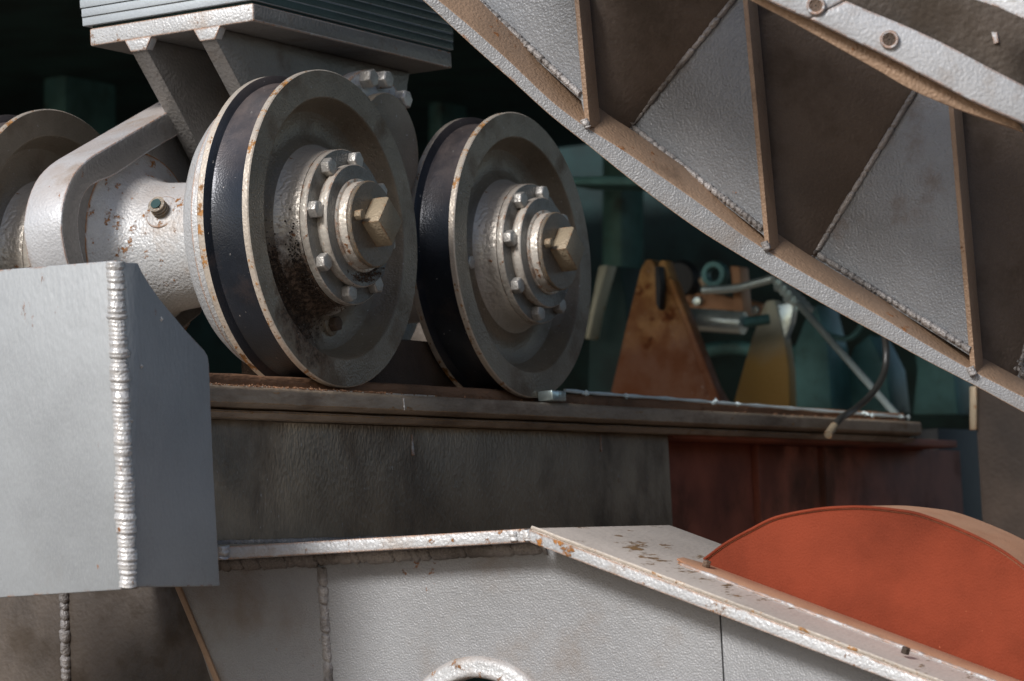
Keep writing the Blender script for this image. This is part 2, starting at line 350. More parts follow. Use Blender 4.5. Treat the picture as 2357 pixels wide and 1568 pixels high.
# ------------------------------------------------------------------ wheels
HB = [R_(35+45*i) for i in range(8)]
def make_wheel(loc, label, plug_deg, lumpy):
    w = thing('crane_wheel', label, 'wheel', loc, 'double flanged wheels of the bogie')
    L = Vector(loc)
    prof = [(.060, .094), (.15, .094), (.17, .088), (.247, .094), (.25, .091), (.25, .081), (.247, .079), (.2375, .0745), (.236, .070), (.236, .018),
            (.2375, .0145), (.248, .0125), (.25, .0105), (.25, .0018), (.2484, 0), (.2075, 0), (.2055, .0012), (.202, .010), (.197, .026), (.188, .036), (.174, .041),
            (.155, .042), (.143, .038), (.135, .030), (.1285, .018), (.1245, .006), (.123, -.0075), (.1225, -.009)]
    #   material per segment: 0 face, 1 rim edge, 2 tread, 3 hub
    mi = [0, 0, 0, 1, 1, 2, 2, 2, 2, 2, 2, 2, 1, 1, 0, 0, 0, 0, 0, 0, 0, 0, 0, 3, 3, 3, 3]
    lathe('wheel_body', prof, ['facedirt' if lumpy else 'face', 'rim', 'tread', 'hubdirt' if lumpy else 'hub'], w, L, 160, mi=mi, smooth=28)
    lathe('hub_cover', [(.117, -.0088), (.1225, -.0105), (.1225, -.0205), (.121, -.022), (.09, -.022)], ['hub', 'covershade'], w, L, 96, mi=[0, 0, 0, 1])  # front face coloured darker to stand in for weak light
    lathe('cover_ring', [(.092, -.0221), (.0925, -.0285), (.0915, -.0292), (.0965, -.030), (.0965, -.0405), (.095, -.042), (.07, -.042)], ['hub', 'covershade'], w, L, 96, mi=[0, 0, 0, 0, 0, 1])
    lathe('bearing_sleeve', [(.0735, -.0415), (.0735, -.045), (.0722, -.046), (.0685, -.046), (.0680, -.0595), (.067, -.0600), (.060, -.0600)], 'hub', w, L, 96)
    cp = lathe('end_cap', [(.0645, -.0598), (.0645, -.0618), (.068, -.0620), (.068, -.0665), (.0665, -.068), (.001, -.068)], 'cap', w, L, 96, cap1=False)
    sq = hexa('axle_head', L+Vector((.002, -.068, .002)), .0385, .030, 'ochre', w, n=4, rot=R_(4), bevel=.0012, chamf=.05)
    hexa('lock_bolt', L+Vector((-.050, -.068, .010)), .0088, .012, 'ochre', w, rot=.3)
    for i, a in enumerate(HB):
        b = L+Vector((.1075*math.cos(a), -.022, .1075*math.sin(a)))
        hexa('bolt', b, .0145, .0145, 'bolt', w, rot=random.uniform(0, 1), bevel=.0010)
    a = R_(plug_deg); b = L+Vector((.150*math.cos(a), .041, .150*math.sin(a)))
    pl = lathe('grease_plug', [(.019, 0), (.0185, -.003), (.0165, -.004)], 'face', w, b, 32)
    hexa('plug_head', b+Vector((0, -.004, 0)), .0125, .013, 'bolt' if not lumpy else 'grease', w, rot=.2)
    if lumpy:
        pts = []
        for _ in range(2600):
            t = R_(random.gauss(228, 19)); k = random.random()
            if k < .65:
                r = random.uniform(.128, .178); yy = .041-max(0, (.150-r))/.025*.018
            else:
                r = random.uniform(.1225, .129); yy = random.uniform(-.006, .018)
            pts.append(L+Vector((r*math.cos(t), yy-.0005, r*math.sin(t))))
        tag(lumps('caked_grease', pts, (.0005, .0019), 'grease', w), kind='stuff')
        pts = [L+Vector((.082*math.cos(R_(a_))+random.gauss(0, .008), -.043+random.uniform(-.001, .002), .082*math.sin(R_(a_))+random.gauss(0, .004))) for a_ in [random.uniform(255, 305) for _ in range(260)]]
        tag(lumps('cover_grease', pts, (.0008, .0022), 'grease', w, 5), kind='stuff')
    return w
w1 = make_wheel((0, 0, 0), 'large grey double flanged wheel nearest the camera, caked grease round its bolted hub', 283, True)
w2 = make_wheel((.6218, 0, 0), 'darker double flanged wheel standing further right along the rail', 188, False)
def copy_tree(o, parent=None, skip=()):
    c = o.copy(); COL.objects.link(c); c.parent = parent
    for ch in o.children:
        if ch.name.split('.')[0] not in skip: copy_tree(ch, c)
    return c
w3 = copy_tree(w2); w3.location = (0, .530, 0)
w3['label'] = 'double flanged wheel partly hidden behind the grey beam at the left edge'

# ------------------------------------------------------------------ bogie frame: beam + barrels
bf = thing('bogie_frame', 'silver painted cast bogie beam with round axle barrel between the wheels', 'bogie frame', (.31, .38, .17))
def beam_outline(off=0.):
    """equaliser beam outline in XZ, mirrored about x = .311"""
    Lft = []
    r = .25-off
    # left end: lower quarter, vertical side, rounded shoulder, sloped top
    pts = [(-.02, -.17+off), (-.11, -.16+off), (-.18+off*.5, -.115+off*.6), (-.232+off, -.05), (-.251+off, .01), (-.244+off, .055), (-.218+off*.9, .098-off*.35),
           (-.178+off*.7, .129-off*.7), (-.12+off*.45, .156-off*.95), (0, .2085-off*1.05), (.10, .252-off*1.08), (.17, .280-off*1.05), (.25, .300-off)]
    pts = [(x, z) for x, z in spline(pts, 3)]
    rt = [(.6218-x, z) for x, z in reversed(pts)]
    low = [(.50, -.10+off), (.42, .0+off), (.311, .03+off), (.20, .0+off), (.12, -.10+off)]
    return pts+rt+low
OUT = beam_outline(); INN = beam_outline(.045)
ya, yb = .345, .418
n_ = len(OUT)
V = [(x, ya, z) for x, z in OUT]+[(x, yb, z) for x, z in OUT]+[(x, ya, z) for x, z in INN]+[(x, ya+.022, z) for x, z in INN]
F = [(i, (i+1) % n_, n_+(i+1) % n_, n_+i) for i in range(n_)]
F += [(i, (i+1) % n_, 2*n_+(i+1) % n_, 2*n_+i) for i in range(n_)]
F += [(2*n_+i, 2*n_+(i+1) % n_, 3*n_+(i+1) % n_, 3*n_+i) for i in range(n_)]
F += [tuple(range(3*n_, 4*n_)), tuple(range(n_, 2*n_))]
mk('beam', V, F, ['silver', 'grey'], bf, .003, seg=2, smooth=40, mi=[0]*n_+[1]*(2*n_)+[1, 1])  # near face and recess coloured darker in place of shade
for cx in (0, .6218):
    lathe('axle_barrel', [(.165, .368), (.142, .362), (.122, .350), (.110, .334), (.104, .31), (.101, .27), (.099, .16), (.099, .128)], 'silver_rusty', bf, (cx, 0, 0), 96, jit=.01)
    lathe('hub_flange', [(.10, .170), (.150, .168), (.185, .160), (.203, .150), (.2155, .136), (.224, .122), (.2275, .118), (.2275, .104), (.222, .099), (.222, .0955)] if cx == 0 else [(.10, .17), (.17, .13), (.18, .0955)], 'silver_rusty', bf, (cx, 0, 0), 128, jit=.004)
    lathe('axle_barrel', [(.150, .405), (.125, .43), (.108, .46), (.106, .50), (.106, .51)], 'silver', bf, (cx, 0, 0), 96, jit=.01)
# grease port on the near barrel
gd = (at(338, 485, Y, .262)-Vector((0, .262, 0))); gd = Vector((-.86, -.12, .45)).normalized()
gc = Vector((0, .268, 0))+Vector((-.886, 0, .463))*.0985
pad = []
tube('port_pad', [gc-gd*.004, gc+gd*.0015, gc+gd*.0035], .027, 'silver_rusty', bf, 24, rf=lambda i, n: (.030, .029, .026)[i])
gp = tube('grease_port', [gc+gd*k for k in (.0, .006, .0061, .012, .0121, .018, .0181, .024, .0241, .012)], .012, 'cap', bf, 24, rf=lambda i, n: (.0145, .0145, .0125, .0145, .0125, .014, .0125, .014, .0085, .008)[i], smooth=30)
tube('port_bore_shade', [gc+gd*.016, gc+gd*.0262], .0085, 'dark', bf, 20)  # dark plug painted in as the shade inside the port
for k_ in (0,):
    pass
gb = Vector((-.995, 0, -.10)); c2 = Vector((0, .195, 0))+Vector((-.80, 0, -.60))*.100
tube('side_plug', [c2-Vector((-.8, 0, -.6))*.004, c2+Vector((-.8, 0, -.6))*.004], .016, 'silver_rusty', bf, 20)
# lower yoke visible under the barrel (dark brown)
box('yoke', (.16, .10, -.235), (.70, .30, -.15), 'grease', bf, .01)
# ------------------------------------------------------------------ pivot bearing in the middle
pv = thing('pivot_bearing', 'bolted pivot bearing in shadow behind the top of the nearest wheel', 'bearing', (.311, .2, .17))
pc = (.311, 0, .168)
lathe('housing', [(.128, .34), (.130, .130), (.1285, .1295), (.133, .1290), (.133, .107), (.131, .105), (.09, .105)], 'silver_rusty', pv, pc, 96)
for a in (50, 82, 106, 136, 166):
    hexa('bolt', (pc[0]+.118*math.cos(R_(a)), .105, pc[2]+.118*math.sin(R_(a))), .0165, .021, 'bolt', pv, rot=random.random(), bevel=.001)
lathe('pin_cover', [(.084, .1055), (.090, .098), (.0915, .094), (.0915, .080), (.090, .078), (.001, .078)], 'cap', pv, pc, 96, cap1=False)
lathe('spacer', [(.10, .131), (.085, .12), (.085, .10)], 'cap', pv, (pc[0]+.01, 0, pc[2]-.16), 64)
lathe('pin_cover', [(.10, .131), (.112, .12), (.112, .098), (.110, .096), (.001, .096)], 'cap', pv, (pc[0]+.0, 0, pc[2]-.165), 96, cap1=False)

# ------------------------------------------------------------------ pedestal bracket + shim stack
pb = thing('pedestal_bracket', 'silver cast pedestal with two slanting legs under the stacked plates', 'bracket', (.28, .27, .16))
XL, XR, YF, YB = -.04, .592, .111, .430
ZT, ZB = .3675, .3385
box('top_plate', (XL, YF, ZB), (XR, YB, ZT), ['silver_rusty', 'grey'], pb, .003, mi=[1, 0, 1, 0, 0, 0])  # front side and underside get darker grey as painted shade
def leg(y0, y1):
    pts = [(XL, ZB-.0005), (XL, ZB-.016), (XL+.006, ZB-.024), (.045, .232), (.165, .098), (.20, .085), (.42, .085), (.455, .098), (.55, .26), (XR-.03, ZB-.022), (XR-.02, ZB-.0005)]
    return prism('leg', [(x, y0, z) for x, z in pts], (0, y1-y0, 0), 'grey', pb, .003)
leg(.319, .350); leg(.185, .215)
# fillet nubs under the plate
for (y0, y1) in ((.3195, .3495), (.1855, .2145)):
    V = [(XL-.001, y0-.012, ZB+.001), (XL-.001, y1+.012, ZB+.001), (XL-.001, y1, ZB-.020), (XL-.001, y0, ZB-.020)]
    prism('fillet', V, (.02, 0, 0), 'silver_rusty', pb, .002)
# diagonal brace seen between the legs
ss = thing('shim_stack', 'stack of thin blue grey plates lying on the silver pedestal', 'plates', (.28, .27, .3685))
zz = ZT+.0045
random.seed(3)
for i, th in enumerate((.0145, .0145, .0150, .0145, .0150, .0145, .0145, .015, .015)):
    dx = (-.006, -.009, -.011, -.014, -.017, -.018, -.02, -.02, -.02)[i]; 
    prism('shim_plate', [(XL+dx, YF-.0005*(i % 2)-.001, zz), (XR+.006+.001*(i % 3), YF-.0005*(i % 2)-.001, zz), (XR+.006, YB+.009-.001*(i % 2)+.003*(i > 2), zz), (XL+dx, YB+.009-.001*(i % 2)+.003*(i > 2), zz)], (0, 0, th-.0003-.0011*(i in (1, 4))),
          ['shim', 'shim_shade'], ss, .0008, mi=[0, 0, 1, 0, 0, 0])  # shaded side of each plate is put into its colour
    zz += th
prism('packing_plate', [(XL+.004, YF+.004, ZT+.0006), (XR-.002, YF+.004, ZT+.0006), (XR-.002, YB-.004, ZT+.0006), (XL+.004, YB-.004, ZT+.0006)], (0, 0, .0036), 'dark', ss, 0)

# ------------------------------------------------------------------ rail
rl = thing('rail', 'rusty brown crane rail under the two wheels running away to the right', 'rail', (.8, .03, -.30))
X0, X1 = -.46, 2.42
def extr(name, prof, x0, x1, mat, parent, wob=.0004, nx=60, mi=None, **k):
    secs = []
    for i in range(nx+1):
        x = x0+(x1-x0)*i/nx
        secs.append([Vector((x, y+wob*noise.noise(Vector((x*14, y*50, z*50))), z+wob*noise.noise(Vector((x*11+5, y*40, z*40))))) for y, z in prof])
    return loft(name, secs, mat, parent, mi=mi, **k)
extr('rail_head', [(.020, -.2600), (.016, -.2505), (.017, -.2415), (.020, -.2375), (.025, -.2362), (.0655, -.2362), (.071, -.240), (.072, -.262)], X0, X1, 'railtop', rl, .0012, 150, smooth=50)
extr('rail_body', [(-.006, -.2585), (-.0165, -.2590), (-.0195, -.2615), (-.0205, -.265), (-.0200, -.2835), (-.015, -.2875), (.004, -.2890), (.010, -.292), (.10, -.292), (.10, -.259), (.05, -.2570)], X0, X1, 'rail', rl, .0006, 150, smooth=40)
extr('base_flange', [(-.002, -.2925), (-.004, -.2955), (-.001, -.2985), (.004, -.3035), (.12, -.3035), (.12, -.2925)], X0, X1, 'rail', rl, .0012, 150, smooth=40)
sc = lumps('mill_scale', [(random.uniform(-.42, .12) if random.random() < .7 else random.uniform(.1, 2.3), -.012+random.gauss(0, .004), -.2572+random.uniform(-.0005, .0005)) for _ in range(500)], (.0006, .0022), 'railtop', rl); sc['kind'] = 'stuff'
# flaking ledge ridge
tube('ledge_ridge', [(x, -.0035+.0012*noise.noise(Vector((x*20, 0, 0))), -.2575+.0008*noise.noise(Vector((x*16, 3, 0)))) for x in [-.9+.02*i for i in range(60) if -.9+.02*i > -.45]], .0018, 'rim', rl, 6, smooth=60)
tube('weld_joint', [(.145, -.0212, -.2645), (.1455, -.0212, -.284)], .0008, 'weldsilver', rl, 6)

rc = at(1290, 910, Y, -.014)
cl = thing('rail_clip', 'small pale square block on the rail where the right wheel ends', 'block', rc)
prism('block', [at(1271, 898, Y, -.03), at(1303, 900, Y, -.03), at(1305, 924, Y, -.03), at(1273, 922, Y, -.03)], (0, .03, 0), 'chrome', cl, .003)
# pale strip standing in for a glint on the rail edge
hw = thing('rail_glint', 'pale strip painted in as a glint along the rail right of the wheels', 'glint', at(1700, 928, Y, .0))
tube('glint_strip', [at(1300+26*i, 899.5+2.03*i+random.uniform(-.6, .6), Y, .012) for i in range(31)], .0032, 'glint', hw, 8, rf=lambda i, n: .0032*(1+.35*math.sin(i*2.3)))

# ------------------------------------------------------------------ rail girder (web under the rail)
rg = thing('rail_girder', 'olive brown steel girder web directly under the rail', 'girder', (.2, .05, -.49))
prism('web_plate', [(-.46, .03, -.304), (1.216, .03, -.304), (1.216, .03, -.4885), (-.46, .03, -.4885)], (0, .03, 0), 'girder', rg, .002)
box('lower_flange', (-.46, .02, -.4925), (1.216, .30, -.4890), 'girder', rg, .0005)
weld('weld_bead', [(x, .028, -.487) for x in (-.5, .6)], .0045, 'weldgrey', rg)
for px, py, h in ((948, 1000, 50), (1382, 1005, 40)):
    a = at(px, py, Y, .029); tube('paint_run', [a, a+Vector((0, 0, -.4*h/1450)), a+Vector((0, 0, -h/1450))], .002, 'silver', rg, 8, rf=lambda i, n: (.0012, .0018, .0032)[i])
g2 = thing('red_girder', 'dark red brown girder wall beyond the olive girder, above the orange guard', 'girder', (2.5, .16, -1.2))
box('web_plate', (1.222, .10, -1.3), (2.98, .14, -.31), 'redwall', g2, .002)
box('upper_flange', (1.222, .02, -.3095), (2.75, .14, -.2935), 'redwall', g2, .002)
for x in (1.75, 2.1): box('stiffener', (x, .085, -1.3), (x+.012, .0995, -.311), 'redwall', g2, .001)
nv = thing('dark_post', 'dark navy upright post at the right end of the red brown girder', 'post', (3.1, .12, -1.3))
box('post_body', (3.0, .16, -1.3), (3.3, .22, -.25), 'navy', nv, .004)
box('post_bracket', (2.93, .10, -.56), (3.02, .16, -.50), 'ochre', nv, .004)
bp_ = thing('brown_column', 'broad dark brown column below the ring girder at the right edge', 'column', (2.6, -.1, -1.3))
a = at(2238, 900, X, 2.55); 
box('column_plate', (2.55, a.y-.9, -1.35), (2.60, a.y-.004, .2), 'deepbrown', bp_, .003)
c0 = at(2232, 890, X, 2.54); c1 = at(2232, 990, X, 2.54)
prism('edge_strip', [c0, c1, c1+Vector((0, -.016, 0)), c0+Vector((0, -.016, 0))], (.02, 0, 0), 'ochre', bp_, .001)

# ------------------------------------------------------------------ corner box at the left
cb = thing('corner_box', 'pale grey welded box corner standing in front at the left', 'box', (-.7, 0, -.5))
zt0 = -.1165
P_ = [at(0, 625, X, -.8), at(262, 601, X, -.8), at(292, 1352, X, -.8), at(0, 1372, X, -.8)]
yk = -.1515
prism('front_plate', [(-.8, .55, -.098), (-.8, yk, -.117), (-.8, yk, -.5485), (-.8, .55, -.556)], (.022, 0, 0), 'box', cb, .002)
side = [(275, 603), (318, 605), (327, 625), (345, 655), (368, 688), (398, 724), (428, 760), (452, 786), (471, 806), (479, 820), (482, 838), (492, 1090), (507, 1349), (300, 1352)]
prism('side_plate', [(-.8 if i in (0, len(side)-1) else at(px, py, Y, -.157).x, -.157, at(px, py, Y, -.157).z) for i, (px, py) in enumerate(side)], (0, .018, 0), 'box', cb, .002)
bt = at(268, 603, X, -.802); bb_ = at(298, 1348, X, -.802)
weld('weld_bead', [Vector((-.797, -.147, -.119)), Vector((-.800, -.150, -.30)), Vector((-.800, -.149, -.546))], .0125, 'weldsilver', cb, ripple=.0060, amp=.09, seed=4)
for px, py in ((326, 843), (303, 968), (372, 735)):
    q = at(px, py, Y, -.158); tube('spatter', [q+Vector((0, .001, .003)), q+Vector((0, -.0005, 0)), q+Vector((0, .001, -.003))], .002, 'weldsilver', cb, 8, rf=lambda i, n: (.0008, .0022, .0008)[i])

# ------------------------------------------------------------------ gable bracket F
gf = thing('gable_bracket', 'silver painted gabled support bracket with round hole in the foreground', 'bracket', (-.2, -.5, -.9))
XF, XE = -.40, .031
zf = -.4935; tF = .0185; yb0 = -.5355
slope = (-.717+.4935)/(-1.107+.536)   # dz/dy
ye = -1.75; ze = zf+slope*(ye-yb0)
prism('top_flange', [(XF, .30, zf), (XF, yb0+.012, zf), (XF, yb0+.012, zf-tF), (XF, .30, zf-tF)], (XE-XF, 0, 0), 'silver_rusty', gf, .0018)
nx_ = Vector((0, slope, -1)).normalized(); off = tF*1.05*1.22
prism('sloping_flange', [(XF-.0015, yb0+.002, zf+.0008), (XF-.0015, ye, ze), (XF-.0015, ye, ze-off), (XF-.0015, yb0+.002, zf-tF-.001)], (XE-XF+.0015, 0, 0), ['dusty'], gf, .002)
# edge strip painted silver on the sloping flange
prism('flange_edge', [(XF-.0035, yb0+.004, zf-.0012), (XF-.0035, ye, ze-.002), (XF-.0035, ye, ze-off+.001), (XF-.0035, yb0+.004, zf-tF-.0002)], (.006, 0, 0), 'silver_rusty', gf, .0018)
tube('edge_bead', [(XF-.0008, yb0+.0+(-.02*i), zf+.0012+slope*(-.02*i)+.0006*noise.noise(Vector((i*.7, 0, 0)))) for i in range(58)], .0026, 'rim', gf, 6)
weld('corner_weld', [(XF-.001, yb0+.03, zf-.004), (XF-.001, yb0+.028, zf-.0155)], .0062, 'weldsilver', gf, seed=2)
weld('corner_weld', [(XF-.001, yb0+.008, zf-.002), (XF-.001, yb0+.006, zf-.016)], .006, 'weldsilver', gf, seed=7)
q = at(517, 1270, X, XF); weld('corner_weld', [q+Vector((-.002, 0, .008)), q+Vector((-.002, 0, -.010))], .0085, 'weldsilver', gf, seed=8)
# web with a hole
XW = -.34
hc = Vector((XW, -.402, -.795)); hr = .100
outer = [at(398, 1330, X, XW), Vector((XW, yb0, zf-tF*.5)), Vector((XW, -.78, zf+slope*(-.78-yb0)-tF*.5)), Vector((XW, -.78, -1.2)), at(560, 1800, X, XW)]
hole = [Vector((XW, hc.y+hr*math.cos(t), hc.z+hr*math.sin(t))) for t in [2*math.pi*i/48 for i in range(48)]]
outer[0].z = -.505
tri = tessellate_polygon([[Vector((v.y, v.z, 0)) for v in outer], [Vector((v.y, v.z, 0)) for v in hole]])
A_ = outer+hole; n0 = len(A_)
V = A_+[v+Vector((.02, 0, 0)) for v in A_]
F = [tuple(t) for t in tri]+[tuple(n0+i for i in reversed(t)) for t in tri]
no = len(outer); nh = len(hole)
F += [(i, (i+1) % no, n0+(i+1) % no, n0+i) for i in range(no)]
F += [(no+i, no+(i+1) % nh, n0+no+(i+1) % nh, n0+no+i) for i in range(nh)]
mk('web_plate', V, F, 'web', gf, 0, smooth=0)
prism('web_plate', [Vector((XW-.003, -.783, zf+slope*(-.783-yb0)-tF*.5)), Vector((XW-.003, ye, ze-tF*.5)), Vector((XW-.003, ye, -1.3)), Vector((XW-.003, -.783, -1.3))], (.02, 0, 0), 'web', gf, .002)
ringlathe('hole_collar', [(.100, .012), (.100, -.006), (.103, -.0105), (.109, -.0115), (.1135, -.008), (.118, -.009), (.125, -.007), (.130, -.001), (.130, .002)], 'silver_rusty', gf, (XW, hc.y, hc.z), 96, axis='X', jit=.008, smooth=60)
weld('weld_seam', [(XW+.0025, -.158, -.530), (XW+.0025, -.162, -.78)], .0085, 'weldgrey', gf, ripple=.009, seed=11)
weld('fillet_weld', [(XW+.001, .09, zf-tF-.006), (XW+.001, yb0+.01, zf-tF-.006)], .011, 'weldgrey', gf, ripple=.010, amp=.2, seed=12)
e0 = at(400, 1348, X, XW-.004); e1 = at(495, 1575, X, XW-.004)
prism('edge_bar', [e0, e0+Vector((0, -.010, 0)), e1+Vector((0, -.010, 0)), e1], (.06, 0, 0), 'brownedge', gf, .001)
# back plate behind, lower left
lb = thing('lower_back_plate', 'dark brown plate with a vertical weld seam below the pale box', 'plate', (0, .4, -.9))
box('plate', (-.12, -.1, -1.5), (-.10, .75, -.52), 'darkbrown', lb, .002)
a = at(147, 1362, X, -.122); b = at(153, 1575, X, -.122)
weld('weld_seam', [a, b], .0085, 'weldgrey', lb, ripple=.009, seed=15)

# ------------------------------------------------------------------ red guard on the slope
rgd = thing('red_guard', 'orange red half round steel guard on the sloping silver flange', 'guard', (-.1, -1.0, -.65))
arc_px = [(1622, 1288), (1672, 1251), (1730, 1219), (1789, 1191), (1879, 1173), (1950, 1167.5), (2000, 1168), (2060, 1174), (2121, 1185), (2218, 1222), (2296, 1261), (2357, 1304), (2430, 1368), (2490, 1440), (2530, 1520), (2545, 1600)]
XG = -.2
arc = [at(px, py, X, XG) for px, py in spline(arc_px, 5)]
base = [Vector((XG, y, zf+slope*(y-yb0)+.004)) for y in (arc[-1].y, arc[0].y)]
for v in base: pass
shell_w = .14
prism('side_plate', [Vector((XG, v.y, max(v.z, zf+slope*(v.y-yb0)))) for v in arc]+[base[0], base[1]], (.006, 0, 0), 'red', rgd, 0, smooth=0)
# curved shell: from the side plate towards the back with a small rim lip
secs = []
cen = Vector((XG, sum(v.y for v in arc)/len(arc), -.75))
for v in arc:
    o = Vector((0, v.y-cen.y, v.z-cen.z)).normalized()
    p0 = v-o*.003; p1 = v+o*.0015
    secs.append([p0+Vector((-.0015, 0, 0)), p1+Vector((-.0015, 0, 0)), p1+Vector((shell_w, 0, 0)), p0+Vector((shell_w, 0, 0))])
loft('rim_shell', secs, ['redtop'], rgd, 0, smooth=40)
tube('rim_bead', [v+Vector((-.002, 0, 0)) for v in arc], .0022, 'red', rgd, 8)
# foot strip on the flange
nS = Vector((0, -slope, 1)).normalized(); nS = Vector((0, slope*-1, 1)).normalized()
def onS(x, y, h=0): return Vector((x, y, zf+slope*(y-yb0)+.0004+h*1.07))
fs = [onS(-.262, y, .003) for y in (-.694, -1.75)]
prism('foot_strip', [onS(-.262, -.70, .001), onS(-.262, -1.75, .001), onS(-.20, -1.75, .001), onS(-.20, -.70, .001), onS(-.218, -.672, .001), onS(-.245, -.676, .001)], (0, 0, .003), 'redtop', rgd, .001)
weld('caulk_line', [onS(-.264, -.69-.05*i, .001)+Vector((.0008*math.sin(i*2.1), 0, 0)) for i in range(22)], .0030, 'silver', rgd, ripple=.02, amp=.2, seed=31)
for px, py in ((1624, 1298), (2082, 1498)):
    q = atp(px, py, onS(-.22, -.7, .008), nS)
    hexa('foot_bolt', q+Vector((.0, 0, -.004)), .0062, .009, 'grease', rgd, d=nS, rot=.4)

# ------------------------------------------------------------------ ring girder, upper right
rgx = thing('ring_girder', 'curved grey ring girder with triangular stiffeners at the upper right', 'girder', (-.1, -.8, 0))
def XO(px):   # plane position of the outer edge along the ring
    return -.30+(px-1350)/(1765-1350)*.12 if px < 1765 else -.18+(px-1765)/(2240-1765)*.12
def XI(px):
    return -.30+(px-1225)/(1605-1225)*.12 if px < 1605 else -.18+(px-1605)/(2055-1605)*.12
otop = spline([(905, -90), (1011, 0), (1093.5, 69), (1180, 146), (1266, 228), (1344, 287.5), (1440, 348), (1540, 417), (1624, 476), (1700, 532), (1785, 588), (1900, 655), (2020, 723), (2130, 790), (2239, 852), (2357, 913), (2480, 972)], 3)
obot = spline([(868, -90), (972, 0), (1093.5, 112), (1180, 188), (1266, 266), (1352, 334), (1442, 407), (1535, 478), (1619, 537), (1700, 587), (1785, 638), (1900, 704), (2025, 772), (2130, 830), (2239, 886), (2357, 950), (2480, 1012)], 3)
itop = spline([(1000, -110), (1110, 0), (1168, 58), (1225, 112), (1335, 205), (1400, 258), (1460, 297), (1530, 347), (1610, 402), (1680, 452), (1750, 503), (1820, 553), (1880, 592), (1960, 640), (2060, 700), (2150, 754), (2250, 812), (2357, 870)], 3)[:len(otop)]
itop = itop[:len(otop)-1]+[(2357, 870)]
secs = []
for i in range(len(otop)):
    a = at(*otop[i], X, XO(otop[i][0])); b = at(*obot[i], X, XO(obot[i][0])); c = at(itop[i][0], itop[i][1]+5, X, XI(itop[i][0])+.004)
    e = (c-a)
    secs.append([a, a+e, b+e, b])
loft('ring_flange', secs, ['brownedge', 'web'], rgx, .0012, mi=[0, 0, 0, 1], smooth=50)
def quad(name, P, vec, mat, **k): return prism(name, P, vec, mat, rgx, **k)
TX = (-.30, -.18, -.06, .06)
T = [ # left, bottom right, top (on its plane) ; outer edge end points (top, bottom)
 ((1010, -90), (1337, 214), (1310, -330)), ((1455, 285), (1757, 524), (1702, 0)), ((1880, 577), (2236, 803), (2112, 200)), ((2345, 850), (2560, 960), (2500, 380))]
EDG = [((1325, -20), (1352, 292), 22), ((1713, -20), (1766, 574), 26), ((2178, 120), (2240, 862), 24), ((2600, 400), (2640, 1100), 24)]
rng = random.Random(5)
for k in range(4):
    x = TX[k]; (l, br, tp) = T[k]
    et, eb, wd = EDG[k]
    tp2 = (et[0]-wd*.4, et[1])
    # stiffener: triangle whose right side runs along the outer edge
    ext = lambda p, q, s: (q[0]+(q[0]-p[0])*s, q[1]+(q[1]-p[1])*s)
    topL = tp if k != 1 else (1704, -20)
    P = [at(*l, X, x), at(br[0], br[1]+18, X, x), at(*eb, X, x), at(*et, X, x), at(*topL, X, x)]
    P[0] = at(l[0]-10, l[1]+14, X, x)
    if k == 2: P = [at(l[0]-10, l[1]+14, X, x), at(br[0], br[1]+18, X, x), at(*eb, X, x), at(2178, 120, X, x), at(2166, 115, X, x)]
    prism('stiffener', P, (.030, 0, 0), 'stiff', rgx, .0012)
    # brown outer edge strip, proud of the stiffener plate
    a0, a1 = at(*et, X, x-.0025), at(*eb, X, x-.0025)
    w_ = Vector((0, .0035, 0))
    prism('edge_strip', [a0+w_, a1+w_, a1+Vector((0, -.004, 0)), a0+Vector((0, -.004, 0))], (.034, 0, 0), 'brownedge', rgx, .001)
    weld('web_weld', [at(*l, X, x-.002), at(*[(l[i]+topL[i])/2 for i in (0, 1)], X, x-.002), at(*topL, X, x-.002)], .0042, 'weldgrey', rgx, ripple=.008, seed=40+k)
    weld('flange_weld', [at(l[0]+4, l[1]+10, X, x-.002), at(br[0]-2, br[1]+3, X, x-.002)], .0048, 'weldgrey', rgx, ripple=.006, amp=.4, seed=50+k)
    weld('end_weld', [at(eb[0]-8, eb[1]-16, X, x-.004), at(eb[0]+2, eb[1]+2, X, x-.004)], .0055, 'weldgrey', rgx, seed=60+k)
for k in range(3):
    et, eb, wd = EDG[k]; l, br, tp = T[k+1]
    xa = TX[k]+.033; xb = TX[k+1]+.004
    A0 = at(eb[0]-6, eb[1]+8, X, xa); A1 = at(et[0]-12, et[1]-120, X, xa)
    B0 = at(l[0]+3, l[1]+14, X, xb); B1 = at(tp[0]+4+(tp[0]-l[0])*.3, tp[1]+(tp[1]-l[1])*.3, X, xb)
    nb = 10; V = []
    for i in range(nb+1):
        for j in range(nb+1):
            V.append(A0.lerp(A1, i/nb).lerp(B0.lerp(B1, i/nb), j/nb))
    n1 = len(V); V += [v+Vector((.012, .004, 0)) for v in V]
    F = [(i*(nb+1)+j, i*(nb+1)+j+1, (i+1)*(nb+1)+j+1, (i+1)*(nb+1)+j) for i in range(nb) for j in range(nb)]
    F += [tuple(n1+q for q in f) for f in F]
    rim = [j for j in range(nb+1)]+[(i+1)*(nb+1)+nb for i in range(nb)]+[nb*(nb+1)+j for j in range(nb-1, -1, -1)]+[i*(nb+1) for i in range(nb-1, 0, -1)]
    F += [(rim[i], rim[(i+1) % len(rim)], n1+rim[(i+1) % len(rim)], n1+rim[i]) for i in range(len(rim))]
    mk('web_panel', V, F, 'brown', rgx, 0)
# panel right of the last visible edge
et, eb, wd = EDG[2]
A0 = at(eb[0]-6, eb[1]+8, X, -.032); A1 = at(et[0]-6, et[1]-60, X, -.032); B0 = at(2360, 880, X, .05); B1 = at(2520, 300, X, .05)

